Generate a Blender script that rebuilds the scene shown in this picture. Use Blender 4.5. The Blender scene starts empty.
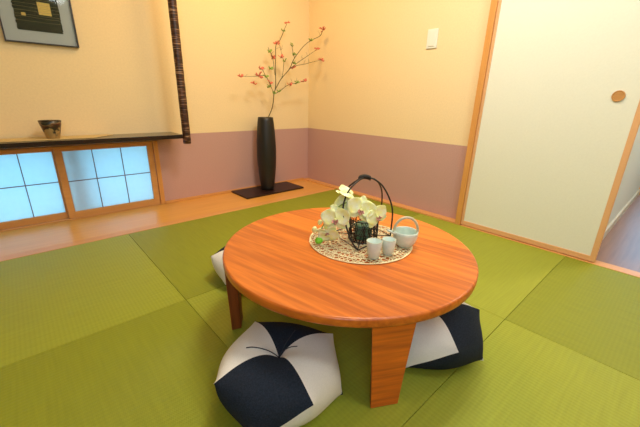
import bpy, bmesh, math, random
import numpy as np
from mathutils import Vector, Matrix

scene = bpy.context.scene
col = scene.collection
PI = math.pi
R = math.radians

# ---------------------------------------------------------------- camera
F_PX = 330.75
yaw, pitch, roll = R(42.257), R(18.96), R(1.283)
fw = Vector((math.cos(pitch) * math.sin(yaw), math.cos(pitch) * math.cos(yaw), -math.sin(pitch)))
rt0 = Vector((math.cos(yaw), -math.sin(yaw), 0))
up0 = rt0.cross(fw)
rt = rt0 * math.cos(roll) + up0 * math.sin(roll)
up = rt.cross(fw)
cd = bpy.data.cameras.new('camera')
cd.sensor_width = 36
cd.lens = F_PX / 640 * 36
cd.clip_start = 0.02
cam = bpy.data.objects.new('camera', cd)
col.objects.link(cam)
m3 = Matrix((rt, up, -fw)).transposed()
cam.matrix_world = Matrix.Translation((-2.2826, -2.7274, 0.82)) @ m3.to_4x4()
scene.camera = cam

# ---------------------------------------------------------------- world, lights, exposure
w = bpy.data.worlds.new('sky')
scene.world = w
w.use_nodes = True
bg = w.node_tree.nodes['Background']
bg.inputs[0].default_value = (0.20, 0.62, 1.0, 1)
bg.inputs[1].default_value = 4.3


def area(name, loc, target, size, power, color, sy=None):
    l = bpy.data.lights.new(name, 'AREA')
    l.energy = power
    l.color = color
    l.size = size
    if sy:
        l.shape = 'RECTANGLE'
        l.size_y = sy
    o = bpy.data.objects.new(name, l)
    o.location = loc
    o.rotation_euler = (Vector(target) - Vector(loc)).to_track_quat('-Z', 'Y').to_euler()
    col.objects.link(o)
    return o


area('ceiling_light', (-1.05, -1.85, 2.28), (-1.05, -1.85, 0), 0.5, 18.5, (1.0, 0.97, 0.86))
area('alcove_downlight', (-1.0, -0.75, 2.28), (-0.9, -0.40, 0), 0.34, 10, (1.0, 0.62, 0.24))
area('entry_light', (-1.5, -3.15, 2.2), (-0.1, -2.0, 1.1), 0.6, 11, (0.84, 0.96, 1.0))
area('rear_cool_fill', (-2.7, -3.36, 1.35), (-1.5, -2.0, 0.2), 0.8, 12, (0.52, 0.76, 1.0))  # added cool fill from behind the camera; the wall there has no window
area('hall_warm_fill', (1.0, -3.0, 2.25), (1.0, -3.0, 0), 0.3, 16, (1.0, 0.86, 0.66))  # added warm fill to brighten the hall, no fixture behind it

scene.view_settings.view_transform = 'Standard'
scene.view_settings.look = 'None'
scene.view_settings.exposure = 0.6
scene.view_settings.gamma = 1.0
scene.view_settings.use_curve_mapping = False


# ---------------------------------------------------------------- materials
def srgb(r, g, b):
    f = lambda c: (c / 255) / 12.92 if c / 255 <= 0.04045 else ((c / 255 + 0.055) / 1.055) ** 2.4
    return (f(r), f(g), f(b), 1)


def mat(name, color, rough=0.6, metal=0.0, spec=0.5, noise=0.0, nscale=40, bump=0.0, bscale=200, stretch=None):
    m = bpy.data.materials.new(name)
    m.use_nodes = True
    nt = m.node_tree
    b = nt.nodes['Principled BSDF']
    b.inputs['Base Color'].default_value = color
    b.inputs['Roughness'].default_value = rough
    b.inputs['Metallic'].default_value = metal
    b.inputs['Specular IOR Level'].default_value = spec
    tc = nt.nodes.new('ShaderNodeTexCoord')
    src = tc.outputs['Object']
    if stretch:
        mp = nt.nodes.new('ShaderNodeMapping')
        mp.inputs['Scale'].default_value = stretch
        nt.links.new(src, mp.inputs[0])
        src = mp.outputs[0]
    if noise:
        n = nt.nodes.new('ShaderNodeTexNoise')
        n.inputs['Scale'].default_value = nscale
        n.inputs['Detail'].default_value = 5
        nt.links.new(src, n.inputs['Vector'])
        r = nt.nodes.new('ShaderNodeValToRGB')
        r.color_ramp.elements[0].position = 0.3
        r.color_ramp.elements[1].position = 0.7
        r.color_ramp.elements[0].color = tuple(c * (1 - noise) for c in color[:3]) + (1,)
        r.color_ramp.elements[1].color = tuple(min(1, c * (1 + noise * 0.6)) for c in color[:3]) + (1,)
        nt.links.new(n.outputs['Fac'], r.inputs[0])
        nt.links.new(r.outputs[0], b.inputs['Base Color'])
    if bump:
        n2 = nt.nodes.new('ShaderNodeTexNoise')
        n2.inputs['Scale'].default_value = bscale
        nt.links.new(src, n2.inputs['Vector'])
        bp = nt.nodes.new('ShaderNodeBump')
        bp.inputs['Strength'].default_value = bump
        bp.inputs['Distance'].default_value = 0.002
        nt.links.new(n2.outputs['Fac'], bp.inputs['Height'])
        nt.links.new(bp.outputs[0], b.inputs['Normal'])
    return m


def wood(name, dark, light, axis='x', rough=0.4, scale=1.0, knots=0.0, rotz=0.0, plank=0.0, coat=0.0):
    """long-grained timber; grain runs along the axis"""
    m = bpy.data.materials.new(name)
    m.use_nodes = True
    nt = m.node_tree
    L = nt.links.new
    b = nt.nodes['Principled BSDF']
    b.inputs['Roughness'].default_value = rough
    b.inputs['Coat Weight'].default_value = coat
    b.inputs['Coat Roughness'].default_value = 0.25
    tc = nt.nodes.new('ShaderNodeTexCoord')
    mp0 = nt.nodes.new('ShaderNodeMapping')
    mp0.inputs['Rotation'].default_value = (0, 0, rotz)
    L(tc.outputs['Object'], mp0.inputs[0])
    src = mp0.outputs[0]
    ac = {'x': 1, 'y': 0, 'z': 0}[axis]
    offset = None
    if plank:
        sp = nt.nodes.new('ShaderNodeSeparateXYZ')
        L(src, sp.inputs[0])
        dv = nt.nodes.new('ShaderNodeMath'); dv.operation = 'DIVIDE'; dv.inputs[1].default_value = plank
        L(sp.outputs[ac], dv.inputs[0])
        fl = nt.nodes.new('ShaderNodeMath'); fl.operation = 'FLOOR'
        L(dv.outputs[0], fl.inputs[0])
        wn = nt.nodes.new('ShaderNodeTexWhiteNoise'); wn.noise_dimensions = '1D'
        L(fl.outputs[0], wn.inputs['W'])
        ml = nt.nodes.new('ShaderNodeVectorMath'); ml.operation = 'SCALE'; ml.inputs['Scale'].default_value = 7.0
        L(wn.outputs['Color'], ml.inputs[0])
        ad = nt.nodes.new('ShaderNodeVectorMath'); ad.operation = 'ADD'
        L(src, ad.inputs[0]); L(ml.outputs[0], ad.inputs[1])
        src = ad.outputs[0]
        offset = wn.outputs['Value']
    mp = nt.nodes.new('ShaderNodeMapping')
    s = [9.0 * scale] * 3
    s['xyz'.index(axis)] = 0.55 * scale
    mp.inputs['Scale'].default_value = s
    L(src, mp.inputs[0])
    n1 = nt.nodes.new('ShaderNodeTexNoise')
    n1.inputs['Scale'].default_value = 1.6
    n1.inputs['Detail'].default_value = 3
    n1.inputs['Distortion'].default_value = 0.35 + knots
    L(mp.outputs[0], n1.inputs['Vector'])
    # rings: sine of the noise
    mu = nt.nodes.new('ShaderNodeMath'); mu.operation = 'MULTIPLY'; mu.inputs[1].default_value = 38.0
    L(n1.outputs['Fac'], mu.inputs[0])
    sn = nt.nodes.new('ShaderNodeMath'); sn.operation = 'SINE'
    L(mu.outputs[0], sn.inputs[0])
    n2 = nt.nodes.new('ShaderNodeTexNoise')
    n2.inputs['Scale'].default_value = 7
    n2.inputs['Detail'].default_value = 6
    L(mp.outputs[0], n2.inputs['Vector'])
    a1 = nt.nodes.new('ShaderNodeMath'); a1.operation = 'MULTIPLY_ADD'
    a1.inputs[1].default_value = 0.06; a1.inputs[2].default_value = 0.0
    L(sn.outputs[0], a1.inputs[0])
    a2 = nt.nodes.new('ShaderNodeMath'); a2.operation = 'ADD'
    L(a1.outputs[0], a2.inputs[0]); L(n2.outputs['Fac'], a2.inputs[1])
    fac = a2.outputs[0]
    if offset:
        a3 = nt.nodes.new('ShaderNodeMath'); a3.operation = 'MULTIPLY_ADD'
        a3.inputs[1].default_value = 0.42
        L(offset, a3.inputs[0]); L(fac, a3.inputs[2])
        a4 = nt.nodes.new('ShaderNodeMath'); a4.operation = 'SUBTRACT'; a4.inputs[1].default_value = 0.20
        L(a3.outputs[0], a4.inputs[0])
        fac = a4.outputs[0]
    rp = nt.nodes.new('ShaderNodeValToRGB')
    rp.color_ramp.elements[0].position = 0.22
    rp.color_ramp.elements[1].position = 0.72
    rp.color_ramp.elements[0].color = dark
    rp.color_ramp.elements[1].color = light
    L(fac, rp.inputs[0])
    L(rp.outputs[0], b.inputs['Base Color'])
    bp = nt.nodes.new('ShaderNodeBump')
    bp.inputs['Strength'].default_value = 0.02
    bp.inputs['Distance'].default_value = 0.002
    L(n2.outputs['Fac'], bp.inputs['Height'])
    L(bp.outputs[0], b.inputs['Normal'])
    return m


def tatami_mat(name, base, axis):
    """woven rush: fine ribs running along the axis, plus soft streaks"""
    m = bpy.data.materials.new(name)
    m.use_nodes = True
    nt = m.node_tree
    L = nt.links.new
    b = nt.nodes['Principled BSDF']
    b.inputs['Roughness'].default_value = 0.55
    b.inputs['Specular IOR Level'].default_value = 0.25
    b.inputs['Anisotropic'].default_value = 0.5
    tc = nt.nodes.new('ShaderNodeTexCoord')
    sp = nt.nodes.new('ShaderNodeSeparateXYZ')
    L(tc.outputs['Object'], sp.inputs[0])
    a, c = (0, 1) if axis == 'y' else (1, 0)
    def wave(out, freq):
        mu = nt.nodes.new('ShaderNodeMath'); mu.operation = 'MULTIPLY'; mu.inputs[1].default_value = 2 * PI * freq
        L(out, mu.inputs[0])
        s = nt.nodes.new('ShaderNodeMath'); s.operation = 'SINE'
        L(mu.outputs[0], s.inputs[0])
        return s.outputs[0]
    rib = wave(sp.outputs[a], 1 / 0.0135)
    cross = wave(sp.outputs[c], 1 / 0.006)
    pr = nt.nodes.new('ShaderNodeMath'); pr.operation = 'MULTIPLY'
    L(rib, pr.inputs[0]); L(cross, pr.inputs[1])
    mp = nt.nodes.new('ShaderNodeMapping')
    mp.inputs['Scale'].default_value = (60, 3, 1) if axis == 'x' else (3, 60, 1)
    mp.inputs['Scale'].default_value = (4, 70, 1) if axis == 'y' else (70, 4, 1)
    L(tc.outputs['Object'], mp.inputs[0])
    n = nt.nodes.new('ShaderNodeTexNoise'); n.inputs['Scale'].default_value = 1.5; n.inputs['Detail'].default_value = 4
    L(mp.outputs[0], n.inputs['Vector'])
    s1 = nt.nodes.new('ShaderNodeMath'); s1.operation = 'MULTIPLY_ADD'; s1.inputs[1].default_value = 0.10
    L(rib, s1.inputs[0]); L(n.outputs['Fac'], s1.inputs[2])
    rp = nt.nodes.new('ShaderNodeValToRGB')
    rp.color_ramp.elements[0].position = 0.2
    rp.color_ramp.elements[1].position = 0.8
    rp.color_ramp.elements[0].color = tuple(v * 0.91 for v in base[:3]) + (1,)
    rp.color_ramp.elements[1].color = tuple(min(1, v * 1.08) for v in base[:3]) + (1,)
    L(s1.outputs[0], rp.inputs[0]); L(rp.outputs[0], b.inputs['Base Color'])
    bp = nt.nodes.new('ShaderNodeBump'); bp.inputs['Strength'].default_value = 0.2; bp.inputs['Distance'].default_value = 0.0008
    ad = nt.nodes.new('ShaderNodeMath'); ad.operation = 'MULTIPLY_ADD'; ad.inputs[1].default_value = 0.4
    L(pr.outputs[0], ad.inputs[0]); L(rib, ad.inputs[2])
    L(ad.outputs[0], bp.inputs['Height']); L(bp.outputs[0], b.inputs['Normal'])
    return m


M = {}
M['wallpaper'] = mat('wallpaper', (0.87, 0.69, 0.40, 1), 0.85, noise=0.04, nscale=90, bump=0.15, bscale=160)
M['mauve'] = mat('mauve_paper', (0.55, 0.33, 0.29, 1), 0.8, noise=0.06, nscale=120, bump=0.15, bscale=180)
M['ceiling'] = mat('ceiling_board', (0.80, 0.66, 0.45, 1), 0.8)
M['tat_y'] = tatami_mat('tatami_lengthwise', (0.305, 0.335, 0.032), 'y')
M['tat_x'] = tatami_mat('tatami_crosswise', (0.245, 0.27, 0.020), 'x')  # darker base: the sheen difference between weave directions is put into the colour
M['tat_edge'] = mat('tatami_edge', (0.20, 0.24, 0.06, 1), 0.8)
M['sub'] = mat('subfloor', (0.10, 0.09, 0.04, 1), 0.9)
M['board'] = wood('alcove_board', (0.68, 0.32, 0.060, 1), (0.76, 0.38, 0.080, 1), 'x', 0.32, 0.7, coat=0.2)
M['trim'] = wood('trim_timber', (0.64, 0.29, 0.075, 1), (0.72, 0.34, 0.09, 1), 'z', 0.4, 0.8)
M['trimx'] = wood('trim_timber_x', (0.62, 0.29, 0.085, 1), (0.70, 0.34, 0.105, 1), 'x', 0.4, 0.8)
M['trimy'] = wood('trim_timber_y', (0.66, 0.31, 0.095, 1), (0.74, 0.36, 0.115, 1), 'y', 0.4, 0.8)
M['fusuma_frame'] = wood('door_frame_timber', (0.74, 0.40, 0.18, 1), (0.80, 0.45, 0.21, 1), 'z', 0.45, 0.8)
M['fusuma'] = mat('door_paper', (0.80, 0.81, 0.68, 1), 0.8, noise=0.02, nscale=100, bump=0.1, bscale=150)
M['handle'] = wood('handle_wood', (0.50, 0.24, 0.07, 1), (0.62, 0.32, 0.11, 1), 'y', 0.4, 1)
M['black'] = mat('black_lacquer', (0.016, 0.011, 0.008, 1), 0.16, spec=0.5)
M['vase'] = mat('vase_black', (0.010, 0.010, 0.009, 1), 0.42, spec=0.5, bump=0.1, bscale=90)
M['platform'] = mat('platform_black', (0.022, 0.009, 0.007, 1), 0.4, bump=0.05)
M['teak'] = wood('table_teak', (0.44, 0.095, 0.010, 1), (0.77, 0.205, 0.020, 1), 'y', 0.34, 0.9, knots=0.25, rotz=R(-11), plank=0.118, coat=0.12)
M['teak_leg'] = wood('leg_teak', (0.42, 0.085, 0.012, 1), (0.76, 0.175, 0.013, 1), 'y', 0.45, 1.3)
M['teak_side'] = wood('leg_teak_shaded', (0.17, 0.040, 0.008, 1), (0.34, 0.085, 0.014, 1), 'z', 0.5, 1.3)  # side and inner leg faces: shade put into a darker wood colour
M['navy'] = mat('navy_cloth', (0.016, 0.023, 0.038, 1), 0.9, spec=0.2, noise=0.35, nscale=260, bump=0.5, bscale=700)
M['cream'] = mat('cream_cloth', (0.80, 0.77, 0.72, 1), 0.9, spec=0.2, noise=0.05, nscale=300, bump=0.5, bscale=700)
M['thread'] = mat('tie_thread', (0.02, 0.025, 0.04, 1), 0.8)
M['rattan'] = mat('pale_rattan', (0.86, 0.74, 0.44, 1), 0.6, noise=0.12, nscale=90)
M['wire'] = mat('dark_wire', (0.020, 0.015, 0.010, 1), 0.45, noise=0.3, nscale=90)
M['celadon'] = mat('celadon_glaze', (0.66, 0.76, 0.68, 1), 0.25, noise=0.06, nscale=60)
M['celadon_rim'] = mat('celadon_rim', (0.55, 0.50, 0.34, 1), 0.3)
M['stem'] = mat('branch_bark', (0.12, 0.10, 0.035, 1), 0.8)
M['red'] = mat('blossom_red', (0.66, 0.17, 0.10, 1), 0.7, noise=0.3, nscale=60)
M['leaf'] = mat('leaf_green', (0.24, 0.38, 0.06, 1), 0.7, noise=0.2, nscale=60)
M['bud'] = mat('bud_green', (0.20, 0.66, 0.03, 1), 0.4)
M['lip'] = mat('orchid_lip', (0.62, 0.28, 0.20, 1), 0.5, noise=0.8, nscale=180)
M['switch'] = mat('switch_plastic', (0.80, 0.82, 0.72, 1), 0.35)
M['frame_black'] = mat('picture_frame_black', (0.02, 0.014, 0.01, 1), 0.3)
M['passe'] = mat('mount_grey', (0.50, 0.53, 0.48, 1), 0.9)
M['cloth_dark'] = mat('woven_green_black', (0.025, 0.034, 0.014, 1), 0.9, noise=0.5, nscale=30, stretch=(0.6, 1, 12))
M['gold'] = mat('gold_leaf', (0.78, 0.55, 0.10, 1), 0.5, noise=0.2, nscale=160)
M['gold_thread'] = mat('gold_thread', (0.35, 0.30, 0.12, 1), 0.6)
M['hall_floor'] = wood('hall_floor', (0.24, 0.11, 0.06, 1), (0.33, 0.16, 0.085, 1), 'x', 0.35, 0.8, plank=0.3)
M['hall_wall'] = mat('hall_wall', (0.70, 0.70, 0.62, 1), 0.8)
M['hall_base'] = mat('hall_skirting', (0.62, 0.55, 0.45, 1), 0.5)
M['bamboo'] = wood('bamboo_mat', (0.45, 0.30, 0.10, 1), (0.78, 0.58, 0.24, 1), 'x', 0.5, 3)
M['moss'] = mat('stem_green', (0.10, 0.22, 0.14, 1), 0.5, noise=0.4, nscale=80)


def petal_mat():
    m = bpy.data.materials.new('orchid_petal')
    m.use_nodes = True
    nt = m.node_tree
    L = nt.links.new
    b = nt.nodes['Principled BSDF']
    b.inputs['Roughness'].default_value = 0.5
    n = nt.nodes.new('ShaderNodeTexNoise'); n.inputs['Scale'].default_value = 45
    tc = nt.nodes.new('ShaderNodeTexCoord')
    L(tc.outputs['Object'], n.inputs['Vector'])
    rp = nt.nodes.new('ShaderNodeValToRGB')
    rp.color_ramp.elements[0].position = 0.35; rp.color_ramp.elements[1].position = 0.65
    rp.color_ramp.elements[0].color = (0.86, 0.88, 0.30, 1)
    rp.color_ramp.elements[1].color = (0.90, 0.95, 0.66, 1)
    L(n.outputs['Fac'], rp.inputs[0]); L(rp.outputs[0], b.inputs['Base Color'])
    b.inputs['Subsurface Weight'].default_value = 0.15
    b.inputs['Subsurface Radius'].default_value = (0.01, 0.01, 0.005)
    return m


M['petal'] = petal_mat()


def bark_wrap():
    m = bpy.data.materials.new('bark_wrapped_pole')
    m.use_nodes = True
    nt = m.node_tree
    L = nt.links.new
    b = nt.nodes['Principled BSDF']
    b.inputs['Roughness'].default_value = 0.4
    tc = nt.nodes.new('ShaderNodeTexCoord')
    mp = nt.nodes.new('ShaderNodeMapping'); mp.inputs['Scale'].default_value = (14, 14, 150)
    L(tc.outputs['Object'], mp.inputs[0])
    n = nt.nodes.new('ShaderNodeTexNoise'); n.inputs['Scale'].default_value = 1.0; n.inputs['Detail'].default_value = 3
    L(mp.outputs[0], n.inputs['Vector'])
    rp = nt.nodes.new('ShaderNodeValToRGB')
    e = rp.color_ramp.elements
    e[0].position = 0.40; e[0].color = (0.022, 0.008, 0.004, 1)
    e[1].position = 0.56; e[1].color = (0.085, 0.024, 0.010, 1)
    x = e.new(0.68); x.color = (0.36, 0.22, 0.12, 1)
    L(n.outputs['Fac'], rp.inputs[0]); L(rp.outputs[0], b.inputs['Base Color'])
    return m


M['bark'] = bark_wrap()


def paper_mat():
    m = bpy.data.materials.new('shoji_paper')
    m.use_nodes = True
    nt = m.node_tree
    L = nt.links.new
    for x in list(nt.nodes):
        if x.type == 'BSDF_PRINCIPLED':
            nt.nodes.remove(x)
    out = [x for x in nt.nodes if x.type == 'OUTPUT_MATERIAL'][0]
    t = nt.nodes.new('ShaderNodeBsdfTranslucent'); t.inputs[0].default_value = (0.62, 0.64, 0.62, 1)
    d = nt.nodes.new('ShaderNodeBsdfDiffuse'); d.inputs[0].default_value = (0.80, 0.80, 0.78, 1)
    n = nt.nodes.new('ShaderNodeTexNoise'); n.inputs['Scale'].default_value = 30; n.inputs['Detail'].default_value = 4
    tc = nt.nodes.new('ShaderNodeTexCoord'); L(tc.outputs['Object'], n.inputs['Vector'])
    rp = nt.nodes.new('ShaderNodeValToRGB')
    rp.color_ramp.elements[0].color = (0.58, 0.60, 0.58, 1); rp.color_ramp.elements[1].color = (0.68, 0.70, 0.68, 1)
    L(n.outputs['Fac'], rp.inputs[0]); L(rp.outputs[0], t.inputs[0])
    mx = nt.nodes.new('ShaderNodeMixShader'); mx.inputs[0].default_value = 0.35
    L(t.outputs[0], mx.inputs[1]); L(d.outputs[0], mx.inputs[2]); L(mx.outputs[0], out.inputs['Surface'])
    return m


M['paper'] = paper_mat()


def glass_mat():
    m = bpy.data.materials.new('picture_glass')
    m.use_nodes = True
    nt = m.node_tree
    L = nt.links.new
    for x in list(nt.nodes):
        if x.type == 'BSDF_PRINCIPLED':
            nt.nodes.remove(x)
    out = [x for x in nt.nodes if x.type == 'OUTPUT_MATERIAL'][0]
    t = nt.nodes.new('ShaderNodeBsdfTransparent')
    g = nt.nodes.new('ShaderNodeBsdfGlossy'); g.inputs['Roughness'].default_value = 0.03
    f = nt.nodes.new('ShaderNodeFresnel'); f.inputs[0].default_value = 1.25
    mx = nt.nodes.new('ShaderNodeMixShader')
    L(f.outputs[0], mx.inputs[0]); L(t.outputs[0], mx.inputs[1]); L(g.outputs[0], mx.inputs[2]); L(mx.outputs[0], out.inputs['Surface'])
    return m


M['glass'] = glass_mat()


# ---------------------------------------------------------------- builders
def link(name, bm, m, parent=None, smooth=False, bevel=0.0, loc=None):
    me = bpy.data.meshes.new(name)
    bm.normal_update()
    bm.to_mesh(me)
    bm.free()
    o = bpy.data.objects.new(name, me)
    col.objects.link(o)
    for x in (m if isinstance(m, (list, tuple)) else [m]):
        me.materials.append(x)
    if parent:
        o.parent = parent
    if loc:
        o.location = loc
    if smooth:
        for p in me.polygons:
            p.use_smooth = True
    if bevel:
        b = o.modifiers.new('bevel', 'BEVEL')
        b.width = bevel
        b.segments = 2
        b.limit_method = 'ANGLE'
    return o


def empty(name, loc=(0, 0, 0), rotz=0):
    o = bpy.data.objects.new(name, None)
    o.empty_display_size = 0.05
    o.location = loc
    o.rotation_euler = (0, 0, rotz)
    col.objects.link(o)
    return o


def tag(o, label, cat, group=None, kind=None):
    o['label'] = label
    o['category'] = cat
    if group:
        o['group'] = group
    if kind:
        o['kind'] = kind
    return o


def struct(o, label=None, cat=None):
    o['kind'] = 'structure'
    if label:
        o['label'] = label
        o['category'] = cat
    return o


def box(bm, x0, x1, y0, y1, z0, z1, mi=0):
    x0, x1 = min(x0, x1), max(x0, x1)
    y0, y1 = min(y0, y1), max(y0, y1)
    v = [bm.verts.new(p) for p in ((x0, y0, z0), (x1, y0, z0), (x1, y1, z0), (x0, y1, z0),
                                   (x0, y0, z1), (x1, y0, z1), (x1, y1, z1), (x0, y1, z1))]
    for f in ((3, 2, 1, 0), (4, 5, 6, 7), (0, 1, 5, 4), (1, 2, 6, 5), (2, 3, 7, 6), (3, 0, 4, 7)):
        bm.faces.new([v[i] for i in f]).material_index = mi
    return bm


def B(*a, **k):
    bm = bmesh.new()
    return box(bm, *a, **k)


def tube(bm, pts, rad, seg=6, closed=False, caps=True):
    pts = [Vector(p) for p in pts]
    n = len(pts)
    rads = rad if isinstance(rad, (list, tuple)) else [rad] * n
    rings = []
    prev = None
    for i, p in enumerate(pts):
        if closed:
            t = pts[(i + 1) % n] - pts[i - 1]
        else:
            t = pts[min(i + 1, n - 1)] - pts[max(i - 1, 0)]
        t.normalize()
        if prev is None:
            a = Vector((0, 0, 1)) if abs(t.z) < 0.9 else Vector((1, 0, 0))
            u = t.cross(a).normalized()
        else:
            u = (prev - t * prev.dot(t))
            u = u.normalized() if u.length > 1e-6 else t.orthogonal().normalized()
        prev = u
        v = t.cross(u)
        rings.append([bm.verts.new(p + (u * math.cos(2 * PI * k / seg) + v * math.sin(2 * PI * k / seg)) * rads[i]) for k in range(seg)])
    rng = range(n) if closed else range(n - 1)
    for i in rng:
        a, b = rings[i], rings[(i + 1) % n]
        for k in range(seg):
            bm.faces.new((a[k], a[(k + 1) % seg], b[(k + 1) % seg], b[k]))
    if not closed and caps:
        bm.faces.new(rings[0][::-1])
        bm.faces.new(rings[-1])
    return bm


def lathe(bm, prof, seg=40, center=(0, 0)):
    """closed-ended revolve of (r, z) profile"""
    rings = []
    for r, z in prof:
        if r < 1e-5:
            rings.append([bm.verts.new((center[0], center[1], z))])
        else:
            rings.append([bm.verts.new((center[0] + r * math.cos(2 * PI * k / seg), center[1] + r * math.sin(2 * PI * k / seg), z)) for k in range(seg)])
    for a, b in zip(rings, rings[1:]):
        if len(a) == 1 and len(b) == 1:
            continue
        for k in range(seg):
            k2 = (k + 1) % seg
            if len(a) == 1:
                bm.faces.new((a[0], b[k2], b[k]))
            elif len(b) == 1:
                bm.faces.new((a[k], a[k2], b[0]))
            else:
                bm.faces.new((a[k], a[k2], b[k2], b[k]))
    bmesh.ops.recalc_face_normals(bm, faces=bm.faces[:])
    return bm


def catmull(P, n=6):
    P = [Vector(p) for p in P]
    if len(P) < 3:
        return P
    Q = [P[0] * 2 - P[1]] + P + [P[-1] * 2 - P[-2]]
    out = []
    for i in range(1, len(Q) - 2):
        for k in range(n):
            t = k / n
            a, b, c, d = Q[i - 1], Q[i], Q[i + 1], Q[i + 2]
            out.append(0.5 * ((2 * b) + (c - a) * t + (2 * a - 5 * b + 4 * c - d) * t * t + (3 * b - a - 3 * c + d) * t ** 3))
    out.append(P[-1])
    return out


# ---------------------------------------------------------------- the room
XL, YF, ZC = -3.75, -3.42, 2.32
PURP = 0.541

# floor: subfloor with rush mats laid in a checkerboard of weave directions
fbm = bmesh.new()
box(fbm, XL, 0.0, YF, 0.0, -0.07, -0.045, 3)
xs = [-0.066, -0.966, -1.885, -2.81, -3.74]
ys = [-0.508, -1.449, -2.400, -3.41]
for i in range(4):
    for j in range(3):
        g = 0.0007
        box(fbm, xs[i + 1] + g, xs[i] - g, ys[j + 1] + g, ys[j] - g, -0.045, 0.0, 0 if (i, j) in {(2, 0), (1, 1), (0, 1), (1, 2), (3, 1), (3, 2)} else 1)
floor = struct(link('floor', fbm, [M['tat_y'], M['tat_x'], M['tat_edge'], M['sub']], bevel=0.0015),
               'olive green rush mats laid as squares with alternating weave', 'floor')

# timber board along the window wall
bbm = bmesh.new()
box(bbm, XL, -0.001, -0.438, -0.001, -0.044, 0.001)
struct(link('floor', bbm, M['board']), 'wide orange timber board along the window wall', 'floor')
struct(link('trim_1', B(XL, -0.001, -0.508, -0.4385, -0.044, 0.0015), M['trimx'], bevel=0.002), 'orange timber edging between board and rush mats', 'trim')

# window wall
WX0, WX1, WZ = -3.30, -1.495, 0.50
bm = bmesh.new()
def wallbox(bm, x0, x1, y0, y1, z0, z1):
    if z0 < PURP < z1:
        box(bm, x0, x1, y0, y1, z0, PURP, 1)
        box(bm, x0, x1, y0, y1, PURP, z1, 0)
    else:
        box(bm, x0, x1, y0, y1, z0, z1, 1 if z1 <= PURP else 0)
wallbox(bm, WX1, 0.12, 0.0, 0.12, 0.0, ZC)
wallbox(bm, WX0, WX1, 0.0, 0.12, WZ, ZC)
wallbox(bm, XL, WX0, 0.0, 0.12, 0.0, ZC)
box(bm, WX0, WX1, 0.0, 0.12, -0.05, 0.0, 1)
struct(link('wall_back', bm, [M['wallpaper'], M['mauve']]), 'warm cream wall with mauve lower band behind the vase', 'wall')
# right wall, with the doorway at its near end
bm = bmesh.new()
wallbox(bm, 0.0, 0.10, -1.735, 0.0, -0.05, ZC)
box(bm, 0.0, 0.10, -2.48, -1.735, -0.05, ZC, 0)
box(bm, 0.0, 0.10, -3.30, -2.48, 1.80, ZC, 0)
wallbox(bm, 0.0, 0.10, YF, -3.30, -0.05, ZC)
struct(link('wall_right', bm, [M['wallpaper'], M['mauve']]), 'cream wall with mauve lower band beside the sliding door', 'wall')
bm = bmesh.new(); wallbox(bm, XL - 0.1, XL, YF, 0.12, -0.05, ZC)
struct(link('wall_left', bm, [M['wallpaper'], M['mauve']]))
bm = bmesh.new(); wallbox(bm, XL - 0.1, 0.1, YF - 0.1, YF, -0.05, ZC)
struct(link('wall_front', bm, [M['wallpaper'], M['mauve']]))
struct(link('ceiling', B(XL - 0.1, 0.12, YF - 0.1, 0.12, ZC, ZC + 0.08), M['ceiling']))

# low strips where wall meets floor
struct(link('baseboard_right', B(-0.066, 0, -1.7295, -0.001, -0.044, 0.012), M['trimy'], bevel=0.002), 'thin orange timber strip below the mauve right wall', 'baseboard')
struct(link('baseboard_back', B(WX1 + 0.0, -0.066, -0.012, 0, 0.0012, 0.022), M['trimx'], bevel=0.002), 'thin orange timber strip at the foot of the window wall', 'baseboard')
# door post, threshold and head
struct(link('trim_2', B(-0.072, 0.0, -1.766, -1.730, -0.044, ZC), M['trim'], bevel=0.002), 'orange timber post at the left edge of the sliding door', 'trim')
struct(link('trim_3', B(-0.072, 0.0, -3.32, -1.7725, -0.044, 0.003), M['trimy'], bevel=0.001), 'orange timber door sill on the floor', 'trim')
struct(link('trim_4', B(-0.072, 0.0, -3.40, -1.7725, 1.80, 1.84), M['trimy'], bevel=0.002))
struct(link('trim_5', B(-0.072, 0.0, -3.36, -3.325, 0.0, 1.80), M['trim'], bevel=0.002))

# sliding door
door = struct(empty('door_1', (-0.045, -2.15, 0.0065)), 'tall pale sliding door with thin timber border and round finger pull', 'door')
def dl(y):  # to door-local y
    return y + 2.15
DY0, DY1 = -2.53, -1.7665
db = bmesh.new()
box(db, -0.008, 0.014, dl(DY0) + 0.02, dl(DY1) - 0.01, 0.02, 1.78)
link('door_panel', db, M['fusuma'], door)
db = bmesh.new()
box(db, -0.0135, 0.0150, dl(DY1) - 0.017, dl(DY1), 0.0, 1.79)
box(db, -0.0135, 0.0150, dl(DY0), dl(DY0) + 0.026, 0.0, 1.79)
db2 = bmesh.new()
box(db2, -0.0130, 0.0150, dl(DY0) + 0.026, dl(DY1) - 0.017, 0.0, 0.030)
box(db2, -0.0130, 0.0150, dl(DY0) + 0.026, dl(DY1) - 0.017, 1.765, 1.79)
M['fusuma_rail'] = wood('door_rail_timber', (0.74, 0.40, 0.18, 1), (0.80, 0.45, 0.21, 1), 'y', 0.45, 0.8)
link('door_rail', db2, M['fusuma_rail'], door, bevel=0.0015)
link('door_frame', db, M['fusuma_frame'], door, bevel=0.0015)
hb = bmesh.new()
lathe(hb, [(0, 0.0045), (0.020, 0.0045), (0.022, 0.0065), (0.0255, 0.0065), (0.0265, 0.0), (0.0, 0.0)], 40)
h = link('finger_pull', hb, M['handle'], door, smooth=False, loc=(-0.0082, dl(-2.422), 0.862))
h.rotation_euler = (0, -PI / 2, 0)

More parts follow.
